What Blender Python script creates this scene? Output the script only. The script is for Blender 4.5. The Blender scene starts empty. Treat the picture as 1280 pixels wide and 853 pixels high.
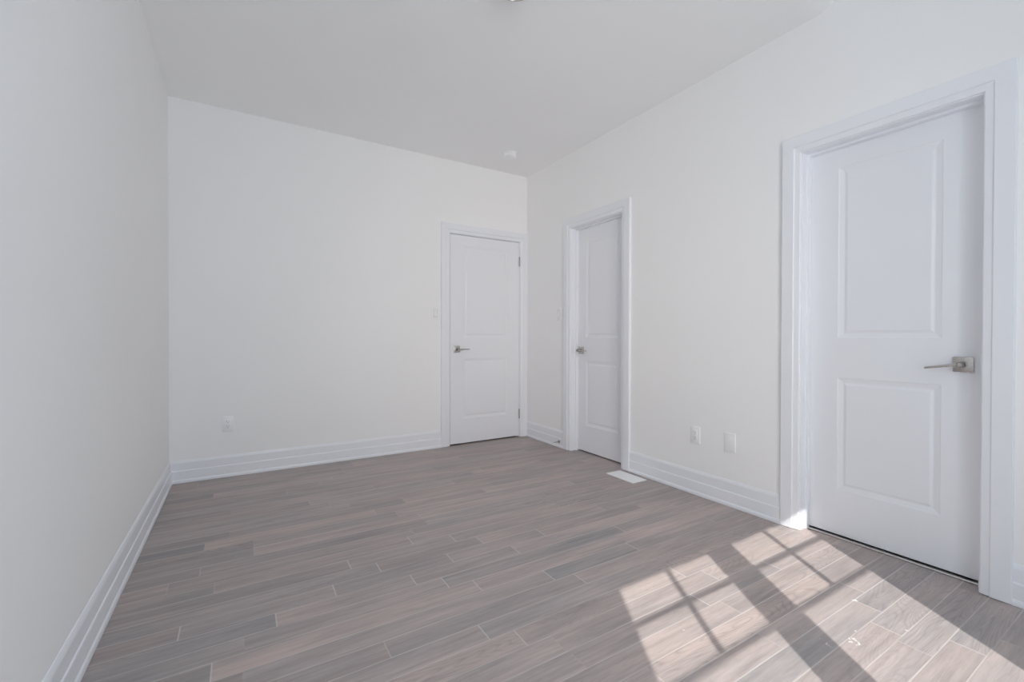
import bpy, bmesh, math, random
from mathutils import Vector, Matrix

# ------------------------------------------------------------------ camera, world, sun, exposure
SC = bpy.context.scene
COL = SC.collection
F_PX = 552.688                      # focal length in pixels of the 1280 px wide frame
CAM_H = 1.045
YAW, PITCH, ROLL = 0.5492, -0.00796, 0.00194
XL, XR, YB, YF = -0.4372, 2.5871, 3.9253, -0.77    # left, right, back and front wall faces
H = 2.74                            # ceiling height

cam_d = bpy.data.cameras.new('camera')
cam = bpy.data.objects.new('camera', cam_d)
COL.objects.link(cam)
cam_d.sensor_width = 36.0
cam_d.lens = F_PX * 36.0 / 1280.0
cam_d.clip_start = 0.02
fw = Vector((math.sin(YAW) * math.cos(PITCH), math.cos(YAW) * math.cos(PITCH), math.sin(PITCH)))
rt = Vector((math.cos(YAW), -math.sin(YAW), 0))
up = rt.cross(fw)
rt2 = rt * math.cos(ROLL) + up * math.sin(ROLL)
up2 = -rt * math.sin(ROLL) + up * math.cos(ROLL)
cam.matrix_world = Matrix(((rt2.x, up2.x, -fw.x, 0), (rt2.y, up2.y, -fw.y, 0),
                           (rt2.z, up2.z, -fw.z, CAM_H), (0, 0, 0, 1)))
SC.camera = cam

SKY_BASE = (3.42, 3.95, 4.55)        # open sky and bright surroundings
SKY_GLOW = (8.6, 7.2, 6.3)          # warmer glow on the sun's side, shaped to even out wall brightness
GLOW_DIR = Vector((-0.4, -1.0, 0.0)).normalized()
SUN_COLOR, SUN_STRENGTH = (1.0, 0.955, 0.93), 4.8
SC.view_settings.view_transform = 'Standard'
SC.view_settings.look = 'None'
SC.view_settings.gamma = 1.0
SC.view_settings.use_curve_mapping = False
SC.view_settings.exposure = 0.0

world = bpy.data.worlds.new('sky')
SC.world = world
world.use_nodes = True
bg = world.node_tree.nodes['Background']
wn_, wl_ = world.node_tree.nodes, world.node_tree.links
w_tc = wn_.new('ShaderNodeTexCoord')
w_dot = wn_.new('ShaderNodeVectorMath'); w_dot.operation = 'DOT_PRODUCT'
w_dot.inputs[1].default_value = GLOW_DIR
w_max = wn_.new('ShaderNodeMath'); w_max.operation = 'MAXIMUM'; w_max.inputs[1].default_value = 0.0
w_pow = wn_.new('ShaderNodeMath'); w_pow.operation = 'POWER'; w_pow.inputs[1].default_value = 12.0
w_mad = wn_.new('ShaderNodeVectorMath'); w_mad.operation = 'MULTIPLY_ADD'
w_mad.inputs[1].default_value = SKY_GLOW
w_mad.inputs[2].default_value = SKY_BASE
wl_.new(w_tc.outputs['Generated'], w_dot.inputs[0]); wl_.new(w_dot.outputs['Value'], w_max.inputs[0])
wl_.new(w_max.outputs[0], w_pow.inputs[0]); wl_.new(w_pow.outputs[0], w_mad.inputs[0])
wl_.new(w_mad.outputs[0], bg.inputs[0])
bg.inputs[1].default_value = 0.98

SUN_DIR = Vector((0.612, 1.0, -1.05)).normalized()
sun_d = bpy.data.lights.new('sun', 'SUN')
sun = bpy.data.objects.new('sun', sun_d)
COL.objects.link(sun)
sun_d.energy = SUN_STRENGTH
sun_d.color = SUN_COLOR
sun_d.angle = math.radians(0.4)
sun.rotation_euler = SUN_DIR.to_track_quat('-Z', 'Y').to_euler()
sun.location = (-2, -4, 5)

SC.cycles.max_bounces = 24
SC.cycles.diffuse_bounces = 20
SC.cycles.glossy_bounces = 4
SC.cycles.transparent_max_bounces = 8
SC.cycles.use_denoising = True
SC.cycles.caustics_reflective = False
SC.cycles.caustics_refractive = False
SC.cycles.sample_clamp_indirect = 4.0

# window openings in the front wall (the room's daylight)
WIN = [(-0.025, 0.591), (0.753, 1.373)]          # glass left / right in x
W_HEAD, W_SILL = 2.330, 0.42                     # glass top / bottom
W_Y = YF - 0.11                                  # plane of the sashes, near the outer face
for i, (a, b) in enumerate(WIN):
    pd = bpy.data.lights.new('window_daylight_portal', 'AREA')
    po = bpy.data.objects.new('window_daylight_portal', pd)
    COL.objects.link(po)
    pd.shape = 'RECTANGLE'
    pd.size, pd.size_y = b - a + 0.1, W_HEAD - W_SILL + 0.1
    pd.cycles.is_portal = True
    po.location = ((a + b) / 2, YF - 0.15, (W_HEAD + W_SILL) / 2)
    po.rotation_euler = (math.radians(90), 0, 0)      # facing +y, into the room

# ------------------------------------------------------------------ helpers
def link(name, me, mat, parent=None):
    o = bpy.data.objects.new(name, me)
    COL.objects.link(o)
    if mat is not None and not me.materials:
        me.materials.append(mat)
    if parent is not None:
        o.parent = parent
    return o

def build(name, bm, mat, parent=None, smooth=None):
    bmesh.ops.remove_doubles(bm, verts=bm.verts, dist=1e-6)
    bmesh.ops.recalc_face_normals(bm, faces=bm.faces)
    me = bpy.data.meshes.new(name)
    bm.to_mesh(me)
    bm.free()
    if smooth is not None:
        for p in me.polygons:
            p.use_smooth = True
        me.set_sharp_from_angle(angle=math.radians(smooth))
    return link(name, me, mat, parent)

def tag(o, label=None, cat=None, kind=None, group=None):
    if label: o['label'] = label
    if cat: o['category'] = cat
    if kind: o['kind'] = kind
    if group: o['group'] = group
    return o

def empty(name, loc, rotz=0.0):
    o = bpy.data.objects.new(name, None)
    COL.objects.link(o)
    o.location = loc
    o.rotation_euler = (0, 0, rotz)
    o.empty_display_size = 0.1
    return o

def box(bm, lo, hi, bev=0.0, seg=2):
    c = [(a + b) / 2 for a, b in zip(lo, hi)]
    s = [abs(b - a) for a, b in zip(lo, hi)]
    r = bmesh.ops.create_cube(bm, size=1.0, matrix=Matrix.Translation(c) @ Matrix.Diagonal((*s, 1)))
    if bev > 0:
        es = {e for v in r['verts'] for e in v.link_edges}
        bmesh.ops.bevel(bm, geom=list(es), offset=bev, segments=seg, affect='EDGES', profile=0.5)

def lathe(bm, prof, axis='Z', origin=(0, 0, 0), n=40):
    """revolve (radius, height) pairs; axis Z, X or Y"""
    rows = []
    for r, h in prof:
        row = []
        for i in range(n):
            a = 2 * math.pi * i / n
            p = (r * math.cos(a), r * math.sin(a), h)
            if axis == 'Y': p = (p[0], p[2], p[1])
            if axis == 'X': p = (p[2], p[0], p[1])
            row.append(bm.verts.new(Vector(p) + Vector(origin)))
        rows.append(row)
    for A, B in zip(rows[:-1], rows[1:]):
        for i in range(n):
            bm.faces.new((A[i], A[(i + 1) % n], B[(i + 1) % n], B[i]))
    bm.faces.new(rows[0]); bm.faces.new(rows[-1][::-1])

def extrude_profile(bm, prof, to_world, t0, t1):
    """closed 2D profile swept along t; to_world(u, v, t) -> xyz"""
    A = [bm.verts.new(to_world(u, v, t0)) for u, v in prof]
    B = [bm.verts.new(to_world(u, v, t1)) for u, v in prof]
    n = len(prof)
    for i in range(n):
        bm.faces.new((A[i], A[(i + 1) % n], B[(i + 1) % n], B[i]))
    bm.faces.new(A[::-1]); bm.faces.new(B)

# ------------------------------------------------------------------ materials
def node_mat(name):
    m = bpy.data.materials.new(name)
    m.use_nodes = True
    nt = m.node_tree
    return m, nt, nt.nodes['Principled BSDF']

def paint(name, col, rough, bump=0.0, scale=220.0, var=0.015, spec=0.35):
    m, nt, b = node_mat(name)
    N, L = nt.nodes, nt.links
    tc = N.new('ShaderNodeTexCoord')
    big = N.new('ShaderNodeTexNoise'); big.inputs['Scale'].default_value = 1.7
    big.inputs['Detail'].default_value = 3
    L.new(tc.outputs['Object'], big.inputs['Vector'])
    mix = N.new('ShaderNodeMix'); mix.data_type = 'RGBA'
    mix.inputs[6].default_value = (*[c * (1 - var) for c in col], 1)
    mix.inputs[7].default_value = (*[min(1, c * (1 + var)) for c in col], 1)
    L.new(big.outputs['Fac'], mix.inputs[0])
    L.new(mix.outputs[2], b.inputs['Base Color'])
    b.inputs['Roughness'].default_value = rough
    b.inputs['Specular IOR Level'].default_value = spec
    if bump:
        no = N.new('ShaderNodeTexNoise'); no.inputs['Scale'].default_value = scale
        no.inputs['Detail'].default_value = 4
        L.new(tc.outputs['Object'], no.inputs['Vector'])
        bp = N.new('ShaderNodeBump'); bp.inputs['Strength'].default_value = bump
        bp.inputs['Distance'].default_value = 0.002
        L.new(no.outputs['Fac'], bp.inputs['Height'])
        L.new(bp.outputs['Normal'], b.inputs['Normal'])
    return m

M_WALL = paint('wall_paint', (0.914, 0.912, 0.906), 0.75, 0.06)
M_CEIL = paint('ceiling_paint', (0.93, 0.93, 0.928), 0.9, 0.05)
M_TRIM = paint('trim_paint', (0.855, 0.868, 0.900), 0.38, 0.0, spec=0.45)
M_DOOR = paint('door_paint', (0.850, 0.860, 0.888), 0.42, 0.02, 300, spec=0.45)
M_PLASTIC = paint('white_plastic', (0.905, 0.908, 0.914), 0.3, 0.0, var=0.005, spec=0.5)
M_VENT = paint('white_enamel', (0.93, 0.93, 0.935), 0.35, 0.0, var=0.005, spec=0.5)
M_DARK = paint('slot_shadow_plastic', (0.22, 0.22, 0.22), 0.6, var=0.01)
M_GAP = paint('shadow_gap_grey', (0.42, 0.42, 0.42), 0.6, var=0.01)
M_RUBBER = paint('white_rubber', (0.75, 0.75, 0.74), 0.7, var=0.01)
M_HALL = paint('far_room_paint', (0.55, 0.55, 0.55), 0.9, var=0.01)

def metal(name, col, rough):
    m, nt, b = node_mat(name)
    N, L = nt.nodes, nt.links
    tc = N.new('ShaderNodeTexCoord')
    mp = N.new('ShaderNodeMapping'); mp.inputs['Scale'].default_value = (60, 60, 900)
    no = N.new('ShaderNodeTexNoise'); no.inputs['Scale'].default_value = 1.0
    L.new(tc.outputs['Object'], mp.inputs['Vector']); L.new(mp.outputs[0], no.inputs['Vector'])
    mr = N.new('ShaderNodeMapRange')
    mr.inputs['To Min'].default_value = rough - 0.06; mr.inputs['To Max'].default_value = rough + 0.06
    L.new(no.outputs['Fac'], mr.inputs['Value']); L.new(mr.outputs[0], b.inputs['Roughness'])
    b.inputs['Base Color'].default_value = (*col, 1)
    b.inputs['Metallic'].default_value = 1.0
    return m
M_NICKEL = metal('satin_nickel', (0.58, 0.55, 0.52), 0.27)
M_NECK = metal('dark_nickel', (0.34, 0.325, 0.31), 0.25)
M_HINGE = metal('hinge_nickel', (0.42, 0.41, 0.40), 0.38)
M_STRIP = metal('threshold_metal', (0.78, 0.76, 0.73), 0.4)

def glass_pane():
    m, nt, b = node_mat('window_glass')
    N, L = nt.nodes, nt.links
    N.remove(b)
    tr = N.new('ShaderNodeBsdfTransparent'); tr.inputs[0].default_value = (0.97, 0.985, 0.98, 1)
    gl = N.new('ShaderNodeBsdfGlossy'); gl.inputs['Roughness'].default_value = 0.02
    lw = N.new('ShaderNodeLayerWeight'); lw.inputs['Blend'].default_value = 0.5
    pw = N.new('ShaderNodeMath'); pw.operation = 'POWER'; pw.inputs[1].default_value = 5.0
    L.new(lw.outputs['Facing'], pw.inputs[0])
    fr = N.new('ShaderNodeMath'); fr.operation = 'MULTIPLY_ADD'
    L.new(pw.outputs[0], fr.inputs[0]); fr.inputs[1].default_value = 0.9; fr.inputs[2].default_value = 0.03
    mx = N.new('ShaderNodeMixShader')
    L.new(fr.outputs[0], mx.inputs[0]); L.new(tr.outputs[0], mx.inputs[1]); L.new(gl.outputs[0], mx.inputs[2])
    L.new(mx.outputs[0], N['Material Output'].inputs[0])
    return m
M_GLASS = glass_pane()

def lamp_glass():
    m, nt, b = node_mat('frosted_lamp_glass')
    b.inputs['Base Color'].default_value = (0.72, 0.68, 0.64, 1)
    b.inputs['Roughness'].default_value = 0.5
    return m
M_LAMP = lamp_glass()

def floor_mat():
    m, nt, b = node_mat('oak_planks')
    N, L = nt.nodes, nt.links
    def math_(op, a, c=None, d=None):
        n = N.new('ShaderNodeMath'); n.operation = op
        for i, v in enumerate((a, c, d)):
            if v is None: continue
            if isinstance(v, (int, float)): n.inputs[i].default_value = v
            else: L.new(v, n.inputs[i])
        return n.outputs[0]
    def mixc(f, a, c, mode='MIX'):
        n = N.new('ShaderNodeMix'); n.data_type = 'RGBA'; n.blend_type = mode
        for i, v in ((0, f), (6, a), (7, c)):
            if isinstance(v, tuple): n.inputs[i].default_value = (*v, 1)
            elif isinstance(v, (int, float)): n.inputs[i].default_value = v
            else: L.new(v, n.inputs[i])
        return n.outputs[2]
    tc = N.new('ShaderNodeTexCoord')
    rnd = N.new('ShaderNodeAttribute'); rnd.attribute_name = 'plank'
    rs = N.new('ShaderNodeSeparateColor'); L.new(rnd.outputs['Color'], rs.inputs[0])
    r1, r2, r3 = rs.outputs[0], rs.outputs[1], rs.outputs[2]
    # grain coordinates, shifted per plank
    off = N.new('ShaderNodeCombineXYZ')
    L.new(math_('MULTIPLY', r2, 37.0), off.inputs[0]); L.new(math_('MULTIPLY', r3, 19.0), off.inputs[1])
    L.new(math_('MULTIPLY', r1, 11.0), off.inputs[2])
    add = N.new('ShaderNodeVectorMath'); add.operation = 'ADD'
    L.new(tc.outputs['Object'], add.inputs[0]); L.new(off.outputs[0], add.inputs[1])
    def noise(sc, scale, detail, rough=0.55, dist=0.0):
        mp = N.new('ShaderNodeMapping'); mp.inputs['Scale'].default_value = sc
        L.new(add.outputs[0], mp.inputs['Vector'])
        n = N.new('ShaderNodeTexNoise'); n.inputs['Scale'].default_value = scale
        n.inputs['Detail'].default_value = detail; n.inputs['Roughness'].default_value = rough
        n.inputs['Distortion'].default_value = dist
        L.new(mp.outputs[0], n.inputs['Vector'])
        return n.outputs['Fac']
    broad = noise((1.6, 7, 1), 1.0, 3)
    streak = noise((3.0, 55, 1), 1.0, 5, 0.62, 0.3)
    fine = noise((22, 420, 1), 1.0, 3, 0.6)
    # cathedral figure: contour bands of a stretched noise field
    field = noise((1.3, 9.5, 1), 1.0, 1.5, 0.4, 0.4)
    band = math_('ABSOLUTE', math_('SINE', math_('MULTIPLY', field, 105.0)))
    fig_mask = math_('SMOOTH_MIN', 1.0, math_('MAXIMUM', 0.0, math_('MULTIPLY_ADD', r3, 2.6, -1.6)), 0.2)
    warm = (0.478, 0.388, 0.357)
    cool = (0.364, 0.338, 0.332)
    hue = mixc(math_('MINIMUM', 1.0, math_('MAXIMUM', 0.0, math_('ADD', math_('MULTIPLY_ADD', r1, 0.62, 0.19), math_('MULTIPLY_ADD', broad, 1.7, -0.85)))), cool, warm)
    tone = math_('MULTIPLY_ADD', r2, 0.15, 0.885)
    g = math_('MULTIPLY', math_('MULTIPLY_ADD', streak, 0.80, 0.60), math_('MULTIPLY_ADD', broad, 0.36, 0.82))
    g = math_('MULTIPLY', g, math_('MULTIPLY_ADD', fine, 0.36, 0.82))
    g = math_('MULTIPLY', g, math_('SUBTRACT', 1.0, math_('MULTIPLY', fig_mask, math_('MULTIPLY', math_('POWER', math_('SUBTRACT', 1.0, band), 2.0), 0.20))))
    val = math_('MULTIPLY', tone, g)
    vc = N.new('ShaderNodeCombineXYZ')
    for i in range(3): L.new(val, vc.inputs[i])
    base = mixc(1.0, hue, vc.outputs[0], 'MULTIPLY')
    # micro-bevel seams between planks, their caught light painted as pale lines
    ua = N.new('ShaderNodeUVMap'); ua.uv_map = 'edge_near'
    ub = N.new('ShaderNodeUVMap'); ub.uv_map = 'edge_far'
    sa = N.new('ShaderNodeSeparateXYZ'); L.new(ua.outputs[0], sa.inputs[0])
    sb = N.new('ShaderNodeSeparateXYZ'); L.new(ub.outputs[0], sb.inputs[0])
    dx = math_('MINIMUM', sa.outputs[0], sb.outputs[0])
    dy = math_('MINIMUM', sa.outputs[1], sb.outputs[1])
    def below(d, w):
        n = N.new('ShaderNodeMapRange'); n.interpolation_type = 'SMOOTHSTEP'
        n.inputs['From Min'].default_value = w * 0.4; n.inputs['From Max'].default_value = w
        n.inputs['To Min'].default_value = 1.0; n.inputs['To Max'].default_value = 0.0
        L.new(d, n.inputs['Value']); return n.outputs[0]
    glint_noise = noise((2.5, 2.5, 1), 1.0, 3)
    glint_fac = math_('MINIMUM', 1.0, math_('MAXIMUM', 0.30, math_('MULTIPLY_ADD', glint_noise, 4.0, -1.35)))
    seam = math_('MAXIMUM', math_('MULTIPLY', below(dx, 0.0031), math_('MULTIPLY', rnd.outputs['Alpha'], 0.70)), math_('MULTIPLY', below(dy, 0.0030), math_('MULTIPLY', glint_fac, 0.72)))
    base = mixc(seam, base, (0.62, 0.585, 0.56))
    # white plaster / paint scuffs left on the boards
    def scuff(col, x, y, rad, ring):
        mp = N.new('ShaderNodeVectorMath'); mp.operation = 'DISTANCE'
        wob = N.new('ShaderNodeTexNoise'); wob.inputs['Scale'].default_value = 45.0
        L.new(tc.outputs['Object'], wob.inputs['Vector'])
        wv = N.new('ShaderNodeVectorMath'); wv.operation = 'MULTIPLY_ADD'
        wv.inputs[1].default_value = (0.05, 0.05, 0.0)
        L.new(wob.outputs['Color'], wv.inputs[0]); L.new(tc.outputs['Object'], wv.inputs[2])
        L.new(wv.outputs[0], mp.inputs[0]); mp.inputs[1].default_value = (x + 0.025, y + 0.025, 0)
        d = mp.outputs['Value']
        if ring: d = math_('ABSOLUTE', math_('SUBTRACT', d, rad)); rad_ = 0.004
        else: rad_ = rad
        br = N.new('ShaderNodeTexNoise'); br.inputs['Scale'].default_value = 90.0
        L.new(tc.outputs['Object'], br.inputs['Vector'])
        f = math_('MULTIPLY', below(d, rad_), math_('MULTIPLY', math_('GREATER_THAN', br.outputs['Fac'], 0.47), 0.75))
        return mixc(f, col, (0.82, 0.80, 0.78))
    for s in SCUFFS:
        base = scuff(base, *s)
    L.new(base, b.inputs['Base Color'])
    rg = math_('MULTIPLY_ADD', streak, 0.16, 0.40)
    L.new(rg, b.inputs['Roughness'])
    b.inputs['Specular IOR Level'].default_value = 0.42
    bh = math_('SUBTRACT', math_('MULTIPLY', streak, 0.25), math_('MAXIMUM', below(dx, 0.003), below(dy, 0.003)))
    bp = N.new('ShaderNodeBump'); bp.inputs['Strength'].default_value = 0.18; bp.inputs['Distance'].default_value = 0.0012
    L.new(bh, bp.inputs['Height']); L.new(bp.outputs['Normal'], b.inputs['Normal'])
    return m
SCUFFS = [(1.80, 0.676, 0.016, True), (1.70, 0.71, 0.006, False), (1.715, 0.745, 0.005, False),
          (2.085, 0.785, 0.014, False), (1.87, 0.70, 0.007, False), (1.35, 1.02, 0.006, False),
          (1.22, 1.34, 0.004, False), (2.03, 0.60, 0.008, False), (1.62, 0.55, 0.005, False)]
M_FLOOR = floor_mat()

# ------------------------------------------------------------------ the room shell
TH = 0.14                                    # wall thickness
FAR = 0.75                                   # the floor runs on this far beyond the doors

def plank_floor():
    P, Y0 = 0.0918, 1.885                    # board width and one seam
    known = {-1: [.107, .629, 1.148], 0: [-.19, .325, .84, 1.365], 2: [.42, .935], 1: [.529, 1.045], 3: [.738],
             -2: [.738, 1.76], -3: [-.083, .845], -4: [1.15, 1.665], -5: [1.25], -6: [.73], -7: [.826, 1.656],
             -8: [1.757], -9: [1.556, 2.076], -12: [2.18], -13: [2.08], -14: [1.973], -16: [2.088]}
    # (row, x inside the board): (hue 0 cool..1 warm, tone)
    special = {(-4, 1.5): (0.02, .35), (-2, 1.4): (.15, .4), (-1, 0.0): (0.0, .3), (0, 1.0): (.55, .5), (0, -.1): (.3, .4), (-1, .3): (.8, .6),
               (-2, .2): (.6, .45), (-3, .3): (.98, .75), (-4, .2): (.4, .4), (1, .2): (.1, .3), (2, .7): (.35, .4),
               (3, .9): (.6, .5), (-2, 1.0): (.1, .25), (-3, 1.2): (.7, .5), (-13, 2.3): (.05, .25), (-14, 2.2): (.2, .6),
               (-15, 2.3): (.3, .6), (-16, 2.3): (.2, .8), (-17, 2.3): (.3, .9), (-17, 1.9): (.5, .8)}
    rng = random.Random(11)
    bm = bmesh.new()
    ua = bm.loops.layers.uv.new('edge_near'); ub = bm.loops.layers.uv.new('edge_far')
    ca = bm.loops.layers.float_color.new('plank')
    x0, x1 = XL - TH, XR + FAR
    r0 = math.floor((YF - TH - Y0) / P); r1_ = math.ceil((YB + FAR - Y0) / P)
    for k in range(r0, r1_):
        js = sorted(known.get(k, []))
        if not js: js = [x0 + .1045 * rng.randint(2, 14)]
        while js[0] - x0 > 1.3: js.insert(0, js[0] - .1045 * rng.randint(6, 11))
        while x1 - js[-1] > 1.3: js.append(js[-1] + .1045 * rng.randint(6, 11))
        pale = {j: (1.0 if j in known.get(k, []) else rng.choice((.05, .15, .3, .5))) for j in js}
        full = [x0] + [j for j in js if x0 + .05 < j < x1 - .05] + [x1]
        ya, yb = Y0 + k * P, Y0 + (k + 1) * P
        for a, b in zip(full[:-1], full[1:]):
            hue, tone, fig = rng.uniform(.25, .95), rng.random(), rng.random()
            if b < 0.45: hue, tone = hue * .65, tone * .8 - .45  # boards at the left darkened, shade painted into their tone
            if k < -6 and b < 1.5: hue, tone = .6 + .4 * hue, .5 + .6 * tone  # front boards warmer and lighter, window light put into their tone
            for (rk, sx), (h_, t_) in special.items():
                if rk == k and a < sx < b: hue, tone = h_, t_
            if k in (-14, -15, -16) and a > 1.9: fig = 0.95
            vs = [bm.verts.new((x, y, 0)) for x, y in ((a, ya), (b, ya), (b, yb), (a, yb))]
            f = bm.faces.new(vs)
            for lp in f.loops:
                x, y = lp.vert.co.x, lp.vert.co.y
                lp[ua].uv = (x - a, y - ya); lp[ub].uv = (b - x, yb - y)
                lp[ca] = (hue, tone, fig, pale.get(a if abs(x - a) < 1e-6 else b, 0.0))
    # underside and edges, so that the floor is a slab
    me = bpy.data.meshes.new('floor')
    ya, yb = Y0 + r0 * P, Y0 + r1_ * P
    lo = [bm.verts.new(p) for p in ((x0, ya, -.12), (x1, ya, -.12), (x1, yb, -.12), (x0, yb, -.12))]
    hi = [bm.verts.new(p) for p in ((x0, ya, 0), (x1, ya, 0), (x1, yb, 0), (x0, yb, 0))]
    bm.faces.new(lo[::-1])
    for i in range(4):
        bm.faces.new((lo[i], lo[(i + 1) % 4], hi[(i + 1) % 4], hi[i]))
    bm.to_mesh(me); bm.free()
    return link('floor', me, M_FLOOR)
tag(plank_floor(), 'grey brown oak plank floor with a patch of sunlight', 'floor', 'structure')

# door openings: jamb inner faces, a..b along the wall
D_BACK = (1.705, 2.4915)
D_NARROW = (2.5505, 3.186)
D_NEAR = (0.5425, 1.2255)
HEAD = 2.043
JT = 0.018                                   # jamb board thickness
W_TOP = 3.05                                 # top of the wall slabs, above the raised ceiling

def wall_slab(name, axis, p0, p1, a0, a1, holes, label):
    """a wall between planes p0..p1 of the axis, a0..a1 along it, with holes (a, b, z0, z1)"""
    bm = bmesh.new()
    def bx(a, b, z0, z1):
        if b - a < 1e-4 or z1 - z0 < 1e-4: return
        if axis == 'x': box(bm, (p0, a, z0), (p1, b, z1))
        else: box(bm, (a, p0, z0), (b, p1, z1))
    cur = a0
    for a, b, z0, z1 in sorted(holes):
        bx(cur, a, -.1, W_TOP)
        bx(a, b, -.1, z0); bx(a, b, z1, W_TOP)
        cur = b
    bx(cur, a1, -.1, W_TOP)
    return tag(build(name, bm, M_WALL), label, 'wall', 'structure')

wall_slab('wall_left', 'x', XL - TH, XL, YF - TH, YB + TH, [], 'plain white wall along the left side of the room')
wall_slab('wall_back', 'y', YB, YB + TH, XL, XR, [(D_BACK[0] - JT, D_BACK[1] + JT, -.1, HEAD + JT)],
          'white far wall with a door beside the right corner')
wall_slab('wall_right', 'x', XR, XR + TH, YF - TH, YB + TH,
          [(D_NARROW[0] - JT, D_NARROW[1] + JT, -.1, HEAD + JT), (D_NEAR[0] - JT, D_NEAR[1] + JT, -.1, HEAD + JT)],
          'white right-hand wall with two recessed doors')
WF = 0.046
wall_slab('wall_front', 'y', YF - TH, YF, XL, XR, [(a - WF, b + WF, W_SILL - WF, W_HEAD + WF) for a, b in WIN],
          'white wall behind the camera with two windows')

# ceiling: low at the back, sloping up towards the windows from y = 1.145
bm = bmesh.new()
prof = [(YB + TH, H), (1.19, H), (1.15, H + .002), (1.12, H + .009), (1.09, H + .022), (1.06, H + .040), (0.66, H + 0.272), (YF - TH, H + 0.272), (YF - TH, H + 0.45), (YB + TH, H + 0.45)]
extrude_profile(bm, prof, lambda u, v, t: (t, u, v), XL - TH, XR + TH)
tag(build('ceiling', bm, M_CEIL, None, 25), 'plain white ceiling that rises in a slope beside the near door', 'ceiling', 'structure')

# what lies beyond the three doors: small dim lobbies
def lobby(name, lo, hi, open_side, label):
    bm = bmesh.new()
    t = 0.05
    (x0, y0), (x1, y1), z1 = lo, hi, 2.4
    if open_side == 'x':
        box(bm, (x1 - t, y0, 0), (x1, y1, z1)); box(bm, (x0, y0, 0), (x1, y0 + t, z1)); box(bm, (x0, y1 - t, 0), (x1, y1, z1))
    else:
        box(bm, (x0, y1 - t, 0), (x1, y1, z1)); box(bm, (x0, y0, 0), (x0 + t, y1, z1)); box(bm, (x1 - t, y0, 0), (x1, y1, z1))
    box(bm, (x0, y0, z1), (x1, y1, z1 + t))
    tag(build(name, bm, M_HALL), label, 'wall', 'structure')
lobby('wall_hall', (1.55, YB + TH), (2.65, YB + 0.72), 'y', 'wall of the dim hall behind the far door')
lobby('wall_closet', (XR + TH, 2.40), (XR + 0.72, 3.34), 'x', 'wall of the dim closet behind the narrow door')
lobby('wall_side', (XR + TH, 0.40), (XR + 0.72, 1.37), 'x', 'wall of the dim room behind the near door')

# ------------------------------------------------------------------ baseboards (stepped board with a shoe moulding)
BB = [(0, .0015), (0.0205, .0015), (0.0205, 0.014), (0.0185, 0.021), (0.0145, 0.0265), (0.0140, 0.085), (0.0125, 0.0895),
      (0.0095, 0.0915), (0.0090, 0.143), (0.0065, 0.152), (0.0025, 0.1605), (0, 0.1615)]
CW = 0.0905                                  # casing width
RV = 0.005                                   # reveal between jamb and casing
def baseboard(name, fn, t0, t1, label):
    bm = bmesh.new()
    extrude_profile(bm, BB, fn, t0, t1)
    tag(build(name, bm, M_TRIM), label, 'baseboard', 'structure')
onL = lambda u, v, t: (XL + u, t, v)
onR = lambda u, v, t: (XR - u, t, v)
onB = lambda u, v, t: (t, YB - u, v)
onF = lambda u, v, t: (t, YF + u, v)
baseboard('baseboard_left', onL, YF, YB, 'white stepped baseboard along the left wall')
baseboard('baseboard_back', onB, XL, D_BACK[0] - RV - 0.089, 'white stepped baseboard along the far wall')
baseboard('baseboard_right', onR, D_NARROW[1] + RV + CW, YB, 'short white baseboard between the room corner and narrow door')
baseboard('baseboard_right.001', onR, D_NEAR[1] + RV + CW, D_NARROW[0] - RV - CW, 'white stepped baseboard between the two right-hand doors')
baseboard('baseboard_right.002', onR, YF, D_NEAR[0] - RV - CW, 'white baseboard at the right edge past the near door')
baseboard('baseboard_front', onF, XL, XR, 'white baseboard below the windows')

# ------------------------------------------------------------------ door casings and jambs
CAS = [(0, 0), (0, 0.0085), (0.003, 0.0110), (0.026, 0.0145), (0.0285, 0.0160), (0.0300, 0.0195), (0.0320, 0.0205),
       (0.0875, 0.0205), (0.0905, 0.0180), (0.0905, 0)]
def casing_mesh(a, b, top, fn, wa=CW, wb=CW):
    """mitred architrave around an opening a..b; fn(along, z, out) -> xyz"""
    bm = bmesh.new()
    rows = [[], [], [], []]
    for o, t in CAS:
        oa, ob = o * wa / CW, o * wb / CW
        rows[0].append(bm.verts.new(fn(a - oa, .003, t)))
        rows[1].append(bm.verts.new(fn(a - oa, top + o, t)))
        rows[2].append(bm.verts.new(fn(b + ob, top + o, t)))
        rows[3].append(bm.verts.new(fn(b + ob, .003, t)))
    n = len(CAS)
    for A, B in zip(rows[:-1], rows[1:]):
        for i in range(n):
            bm.faces.new((A[i], A[(i + 1) % n], B[(i + 1) % n], B[i]))
    bm.faces.new(rows[0]); bm.faces.new(rows[3][::-1])
    return bm

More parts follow.
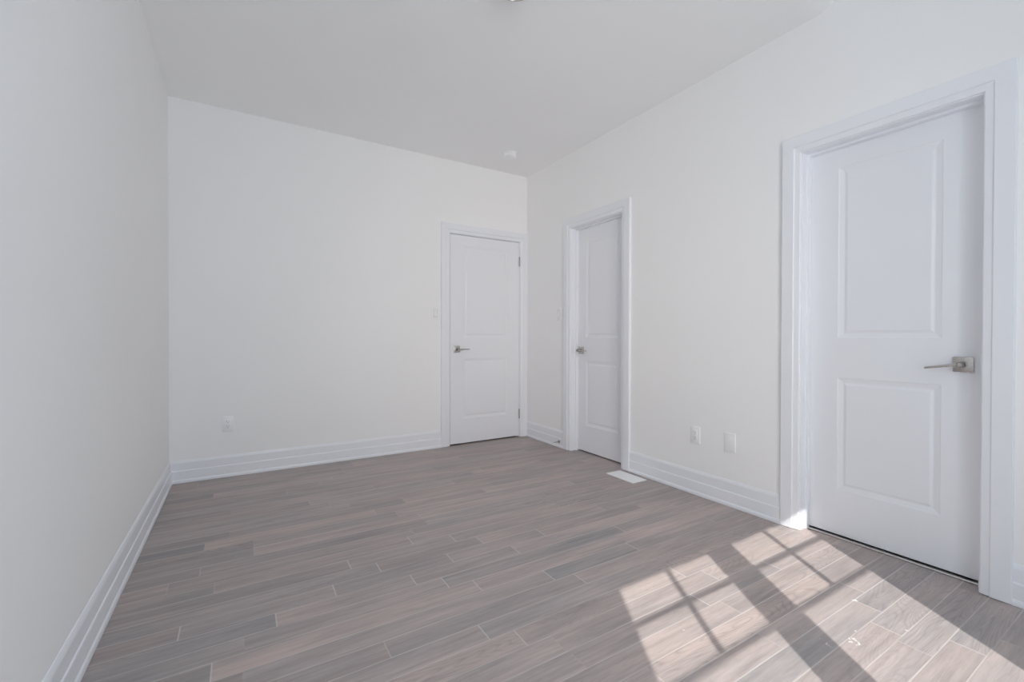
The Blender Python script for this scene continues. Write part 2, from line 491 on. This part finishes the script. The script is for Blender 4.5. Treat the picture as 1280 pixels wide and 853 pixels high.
def opening_trim(name, ab, fn, label, stop_front, wa=CW, wb=CW):
    """casing, jamb boards and door stop; fn(along, z, out): out > 0 into the room"""
    a, b = ab
    c = fn((a + b) / 2, 0, 0)
    root = empty(name, c)
    tag(root, label, 'door frame', 'structure')
    def put(nm, bm):
        o = build(nm, bm, M_TRIM, root)
        o.data.transform(Matrix.Translation(-Vector(c)))
    put('casing', casing_mesh(a - RV, b + RV, HEAD + RV, fn, wa, wb))
    def bx(bm, p, q):
        P, Q = fn(*p), fn(*q)
        box(bm, [min(i, j) for i, j in zip(P, Q)], [max(i, j) for i, j in zip(P, Q)])
    bm = bmesh.new()
    bx(bm, (a - JT, 0, -TH), (a, HEAD, 0)); bx(bm, (b, 0, -TH), (b + JT, HEAD, 0)); bx(bm, (a - JT, HEAD, -TH), (b + JT, HEAD + JT, 0))
    put('jamb', bm)
    s = 0.0115
    bm = bmesh.new()
    f0, f1 = stop_front, stop_front - 0.030
    bx(bm, (a, 0, f1), (a + s, HEAD - s, f0)); bx(bm, (b - s, 0, f1), (b, HEAD - s, f0)); bx(bm, (a, HEAD - s, f1), (b, HEAD, f0))
    put('door_stop_strip', bm)
    return root
fB = lambda a, z, o: (a, YB - o, z)
fR = lambda a, z, o: (XR - o, a, z)
REC = 0.080                                  # how far the right-hand doors sit back in the wall
opening_trim('trim_1', D_BACK, fB, 'white door frame around the far door', -0.038, 0.089, 0.0885)
opening_trim('trim_2', D_NARROW, fR, 'white door frame around the narrow door', -REC + 0.031)
opening_trim('trim_3', D_NEAR, fR, 'white door frame around the large near door', -REC + 0.031)

# ------------------------------------------------------------------ doors
def door_leaf(w, h, stile, panels, thick=0.035):
    """two-panel moulded door; face in the xz-plane at y = 0 looking to -y, hinge side free; x 0..w"""
    bm = bmesh.new()
    xs = [0, stile, w - stile, w]
    zs = [0] + [z for p in panels for z in p] + [h]
    def quad(p): bm.faces.new([bm.verts.new(q) for q in p])
    for i in range(3):
        for j in range(len(zs) - 1):
            if i == 1 and j % 2 == 1: continue
            quad([(xs[i], 0, zs[j]), (xs[i + 1], 0, zs[j]), (xs[i + 1], 0, zs[j + 1]), (xs[i], 0, zs[j + 1])])
    steps = [(0, 0), (0.003, 0.0020), (0.010, 0.0038), (0.022, 0.0066), (0.0255, 0.0070), (0.0285, 0.0066), (0.037, 0.0032), (0.040, 0.0026)]
    for z0, z1 in panels:
        prev = None
        for o, d in steps:
            ring = [bm.verts.new(p) for p in ((stile + o, d, z0 + o), (w - stile - o, d, z0 + o), (w - stile - o, d, z1 - o), (stile + o, d, z1 - o))]
            if prev:
                for k in range(4):
                    bm.faces.new((prev[k], prev[(k + 1) % 4], ring[(k + 1) % 4], ring[k]))
            prev = ring
        bm.faces.new(prev)
    t = thick
    quad([(0, t, 0), (0, t, h), (w, t, h), (w, t, 0)])
    quad([(0, 0, 0), (0, 0, h), (0, t, h), (0, t, 0)]); quad([(w, 0, 0), (w, t, 0), (w, t, h), (w, 0, h)])
    quad([(0, 0, 0), (0, t, 0), (w, t, 0), (w, 0, 0)]); quad([(0, 0, h), (w, 0, h), (w, t, h), (0, t, h)])
    return bm

def lever_handle(parent, x, z, direction, lock, droop=.002):
    """square rose, round neck, slim lever; in the door's own frame (face at y = 0, room at -y)"""
    bm = bmesh.new(); box(bm, (x - .0325, -.0075, z - .0325), (x + .0325, 0.0, z + .0325), .0018, 2)
    hd = build('door_handle', bm, M_NICKEL, parent, 40)
    tag(hd, 'satin nickel lever handle on a square plate')
    bm = bmesh.new()
    lathe(bm, [(.0145, -.0078), (.0145, -.0110), (.0105, -.0130), (.0100, -.036), (.0120, -.040), (.0125, -.050), (.0115, -.0525)], 'Y', (x, 0, z))
    build('neck', bm, M_NECK, hd, 40)
    bm = bmesh.new()
    # lever: flat bar, slightly tapered and drooping towards its tip
    rows = []
    L_ = 0.110
    for i in range(9):
        s = i / 8
        px = x + direction * (0.006 + s * L_)
        hz = .0068 - .0024 * s
        ty = .0058 - .002 * s
        cy = -.0460 - .003 * math.sin(s * math.pi)
        cz = z - droop * s
        rows.append([bm.verts.new((px, cy + dy * ty, cz + dz * hz)) for dy, dz in
                     ((-1, -.6), (-.6, -1), (.6, -1), (1, -.6), (1, .6), (.6, 1), (-.6, 1), (-1, .6))])
    for A, B in zip(rows[:-1], rows[1:]):
        for k in range(8): bm.faces.new((A[k], A[(k + 1) % 8], B[(k + 1) % 8], B[k]))
    bm.faces.new(rows[0]); bm.faces.new(rows[-1][::-1])
    build('lever', bm, M_NICKEL, hd, 50)
    bm = bmesh.new()
    if lock:
        lathe(bm, [(.0078, -.0526), (.0080, -.0560), (.0066, -.0578), (.0030, -.0582)], 'Y', (x, 0, z), 24)
        build('lock_button', bm, M_NICKEL, hd, 40)
    else:
        lathe(bm, [(.0060, -.0526), (.0060, -.0535), (.0040, -.0538)], 'Y', (x, 0, z), 20)
        build('lock_button', bm, M_HINGE, hd, 40)
    return hd

def hinge(parent, x, z):
    bm = bmesh.new()
    lathe(bm, [(.002, -.051), (.005, -.049), (.0065, -.046), (.0065, -.016), (.0060, -.0155), (.0065, -.015), (.0065, .015),
               (.0060, .0155), (.0065, .016), (.0065, .046), (.005, .049), (.002, .051)], 'Z', (x, -.0068, z), 16)
    o = build('hinge', bm, M_HINGE, parent, 40)
    tag(o, 'grey metal hinge barrel')

def door(name, loc, rotz, w, stile, panels, hx, hdir, lock, label, hinges=None, top_gap=.003):
    root = empty(name, loc, rotz)
    tag(root, label, 'door', 'structure')
    leaf = build('leaf', door_leaf(w, HEAD - top_gap - loc[2], stile, panels), M_DOOR, root)
    lever_handle(root, hx, 0.917, hdir, lock, .019 if lock else .002)
    for hz in hinges or []: hinge(root, w + .0015, hz)
    return root
PAN = [(0.235, 0.823), (1.030, 1.920)]
g = .0032
door('door_1', (D_BACK[0] + g, YB + 0.001, 0.014), 0, D_BACK[1] - D_BACK[0] - 2 * g, 0.138, PAN, 0.068, 1, False,
     'white two-panel door in the far wall with hinges on its right', (1.826, 0.231), .006)
# the right-hand doors: local x runs along -y, the face looks to -x
door('door_2', (XR + REC, D_NARROW[1] - g, 0.012), -math.pi / 2, D_NARROW[1] - D_NARROW[0] - 2 * g, 0.112, PAN, 0.050, 1, False,
     'narrow white two-panel door recessed in the right wall near the corner')
wn = D_NEAR[1] - D_NEAR[0] - 2 * g
door('door_3', (XR + REC, D_NEAR[1] - g, 0.015), -math.pi / 2, wn, 0.1365, PAN, wn - 0.066, -1, True,
     'large white two-panel door nearest the camera at the right edge')
# thin metal strip on the floor under the near door
bm = bmesh.new()
box(bm, (XR + REC - .020, D_NEAR[0], 0), (XR + TH, D_NEAR[1], 0.008), .003, 2)
tag(build('trim_4', bm, M_STRIP), 'thin pale metal threshold strip under the near door', 'threshold', 'structure')

# ------------------------------------------------------------------ windows in the front wall
def window(name, a, b, label):
    cx = (a + b) / 2
    root = empty(name, (cx, YF, 0))
    tag(root, label, 'window', 'structure')
    def put(nm, bm, mat):
        o = build(nm, bm, mat, root); o.data.transform(Matrix.Translation((-cx, -YF, 0))); return o
    z0, z1 = W_SILL, W_HEAD
    y0, y1 = W_Y - .020, W_Y + .020
    bm = bmesh.new()                                      # sash frame set at the outer face of the wall
    for p, q in (((a - WF, y0, z0 - WF), (a, y1, z1 + WF)), ((b, y0, z0 - WF), (b + WF, y1, z1 + WF)),
                 ((a, y0, z1), (b, y1, z1 + WF)), ((a, y0, z0 - WF), (b, y1, z0))):
        box(bm, p, q)
    put('window_frame', bm, M_TRIM)
    bm = bmesh.new()
    mw = 0.012                                            # glazing bars: one upright and two cross bars in the upper part
    zc1, zc2 = 2.102, 1.829
    mx = a + 0.309
    box(bm, (mx - mw, W_Y - .004, zc2), (mx + mw, W_Y + .010, z1)); box(bm, (a, W_Y - .004, zc1 - mw), (b, W_Y + .010, zc1 + mw)); box(bm, (a, W_Y - .004, zc2 - mw), (b, W_Y + .010, zc2 + mw))
    put('glazing_bars', bm, M_TRIM)
    bm = bmesh.new(); box(bm, (a - .002, W_Y - .010, z0 - .002), (b + .002, W_Y - .005, z1 + .002))
    put('pane', bm, M_GLASS)
    bm = bmesh.new()
    A, B = a - WF, b + WF
    box(bm, (A + .001, y1 + .001, z0 - WF + .0005), (B - .001, YF + .03, z0 - WF + .022), .003)
    put('window_sill', bm, M_TRIM)
    return root
window('window_1', *WIN[0], 'left window of the sunny pair behind the camera')
window('window_2', *WIN[1], 'right window of the sunny pair behind the camera')

# ------------------------------------------------------------------ wall plates
def plate(name, loc, rotz, label, cat, w=0.072, h=0.117, kind='outlet', group=None):
    """wall plate in its own frame: face to -y"""
    root = empty(name, loc, rotz)
    tag(root, label, cat, group=group)
    bm = bmesh.new(); box(bm, (-w / 2, -.0062, -h / 2), (w / 2, 0, h / 2), .0022, 2)
    build('cover_plate', bm, M_PLASTIC, root, 40)
    if kind == 'outlet':
        bm = bmesh.new(); box(bm, (-.0168, -.0082, -.0338), (.0168, -.004, .0338), .0012, 2)
        rc = build('receptacle', bm, M_PLASTIC, root, 40)
        for zc in (.017, -.017):
            for dx, hh in ((-.0065, .0042), (.0065, .0036)):
                bm = bmesh.new(); box(bm, (dx - .0012, -.0086, zc + .004 - hh), (dx + .0012, -.0078, zc + .004 + hh))
                tag(build('slot', bm, M_DARK, rc), 'dark slot')
            bm = bmesh.new(); lathe(bm, [(.0026, -.0078), (.0026, -.0086)], 'Y', (0, 0, zc - .0082), 12)
            tag(build('ground_hole', bm, M_DARK, rc), 'dark round hole')
    elif kind == 'switch':
        bm = bmesh.new()
        # rocker paddle, upper half pressed in
        p = [(-.0072, .033), (-.0062, .0335), (-.0105, -.0325), (-.0045, -.033), (-.004, .033)]
        extrude_profile(bm, [(-.004, .0332), (-.0070, .0332), (-.0078, .002), (-.0112, -.0325), (-.004, -.0332)], lambda u, v, t: (t, u, v), -.0165, .0165)
        build('rocker', bm, M_PLASTIC, root)
        bm = bmesh.new()  # grey strips stand in for the shade in the rocker's gap
        for lo, hi in (((-.0185, -.0070, -.0352), (-.0170, -.004, .0352)), ((.0170, -.0070, -.0352), (.0185, -.004, .0352)),
                       ((-.0185, -.0070, .0337), (.0185, -.004, .0352)), ((-.0185, -.0070, -.0352), (.0185, -.004, -.0337))):
            box(bm, lo, hi)
        tag(build('rocker_gap_shade', bm, M_GAP, root), 'grey line painted for the shaded gap around the rocker')
    else:
        for zc in (.021, -.021):
            bm = bmesh.new(); lathe(bm, [(.0030, -.0058), (.0028, -.0068), (.0012, -.0072)], 'Y', (0, 0, zc), 14)
            build('screw', bm, M_PLASTIC, root, 40)
    return root
plate('power_outlet', (-0.087, YB, 0.394), 0, 'white power outlet low on the far wall near the left corner', 'outlet')
plate('power_outlet.001', (XR, 1.875, 0.396), -math.pi / 2, 'white power outlet on the right wall, left of a blank plate', 'outlet')
plate('blank_wall_plate', (XR, 1.630, 0.396), -math.pi / 2, 'blank white wall plate on the right wall beside the near door', 'wall plate', kind='blank')
plate('light_switch', (1.556, YB, 1.272), 0, 'white rocker light switch on the far wall left of the door', 'switch', kind='switch')
plate('light_switch.001', (XR, 3.362, 1.272), -math.pi / 2, 'white rocker light switch between the corner and narrow door', 'switch', kind='switch')

# ------------------------------------------------------------------ floor register, door stop, smoke detector, ceiling light
root = empty('floor_vent', (2.462, 2.378, 0))
tag(root, 'white rectangular floor vent cover beside the narrow door', 'vent')
bm = bmesh.new()
w, l, t = .0715, .137, .0045
prof_o = [(0, 0), (.0005, .002), (.005, t)]
prev = None
for o, z in prof_o:
    ring = [bm.verts.new(p) for p in ((-w + o, -l + o, z), (w - o, -l + o, z), (w - o, l - o, z), (-w + o, l - o, z))]
    if prev:
        for k in range(4): bm.faces.new((prev[k], prev[(k + 1) % 4], ring[(k + 1) % 4], ring[k]))
    prev = ring
inn = [bm.verts.new(p) for p in ((-w + .016, -l + .016, t), (w - .016, -l + .016, t), (w - .016, l - .016, t), (-w + .016, l - .016, t))]
inn2 = [bm.verts.new((v.co.x, v.co.y, t - .0015)) for v in inn]
for k in range(4):
    bm.faces.new((prev[k], prev[(k + 1) % 4], inn[(k + 1) % 4], inn[k]))
    bm.faces.new((inn[k], inn[(k + 1) % 4], inn2[(k + 1) % 4], inn2[k]))
bm.faces.new(inn2)
build('vent_frame', bm, M_VENT, root)
bm = bmesh.new()
n = 22
for i in range(n):                                   # close-set flat louvres filling the frame
    y = -l + .0165 + (2 * l - .033) * (i + .5) / n
    box(bm, (-w + .0162, y - .0052, t - .0014), (-.002, y + .0052, t - .0002))
    box(bm, (.002, y - .0052, t - .0014), (w - .0162, y + .0052, t - .0002))
box(bm, (-.002, -l + .0165, t - .0014), (.002, l - .0165, t - .0002))
build('louvres', bm, M_VENT, root)

root = empty('door_stop', (XR - .0142, 3.345, 0.055))
tag(root, 'small nickel door stop on the baseboard left of the narrow door', 'door stop')
bm = bmesh.new(); lathe(bm, [(.0135, 0), (.0135, -.004), (.009, -.007), (.0055, -.009)], 'X', (0, 0, 0), 20)
build('base_plate', bm, M_HINGE, root, 40)
bm = bmesh.new(); lathe(bm, [(.0050, -.0085), (.0042, -.012), (.0042, -.062)], 'X', (0, 0, 0), 16)
build('rod', bm, M_HINGE, root, 40)
bm = bmesh.new(); lathe(bm, [(.0065, -.0615), (.0075, -.063), (.0075, -.072), (.0050, -.0745)], 'X', (0, 0, 0), 18)
tag(build('rubber_tip', bm, M_RUBBER, root, 40), 'white rubber tip')

root = empty('smoke_detector', (2.11, 3.49, H))
tag(root, 'round white smoke detector on the ceiling near the far corner', 'smoke detector')
bm = bmesh.new(); lathe(bm, [(.066, 0), (.067, -.006), (.064, -.010), (.060, -.0105)], 'Z', (0, 0, 0), 48)
build('mounting_base', bm, M_PLASTIC, root, 35)
bm = bmesh.new(); lathe(bm, [(.061, -.0106), (.062, -.014), (.0575, -.0155), (.0575, -.0185), (.0615, -.020), (.061, -.024), (.0565, -.0255),
                             (.0565, -.0285), (.060, -.030), (.057, -.038), (.046, -.045), (.030, -.048)], 'Z', (0, 0, 0), 48)
build('body', bm, M_PLASTIC, root, 35)
bm = bmesh.new(); lathe(bm, [(.0085, -.0475), (.0085, -.0500), (.006, -.0508)], 'Z', (.012, -.012, 0), 20)
build('test_button', bm, M_PLASTIC, root, 35)

LX, LY = 1.098, 1.768
root = empty('ceiling_light', (LX, LY, H))
tag(root, 'round flush ceiling light showing its rim at the top edge', 'ceiling light')
# metal drum rim around a recessed frosted diffuser
bm = bmesh.new(); lathe(bm, [(.089, 0), (.090, -.004), (.090, -.054), (.088, -.056), (.083, -.056), (.082, -.054), (.082, -.046)], 'Z', (0, 0, 0), 64)
build('rim', bm, M_NICKEL, root, 35)
bm = bmesh.new(); lathe(bm, [(.0818, -.0462), (.076, -.0490), (.058, -.0515), (.030, -.0530), (.006, -.0535)], 'Z', (0, 0, 0), 64)
build('diffuser', bm, M_LAMP, root, 60)
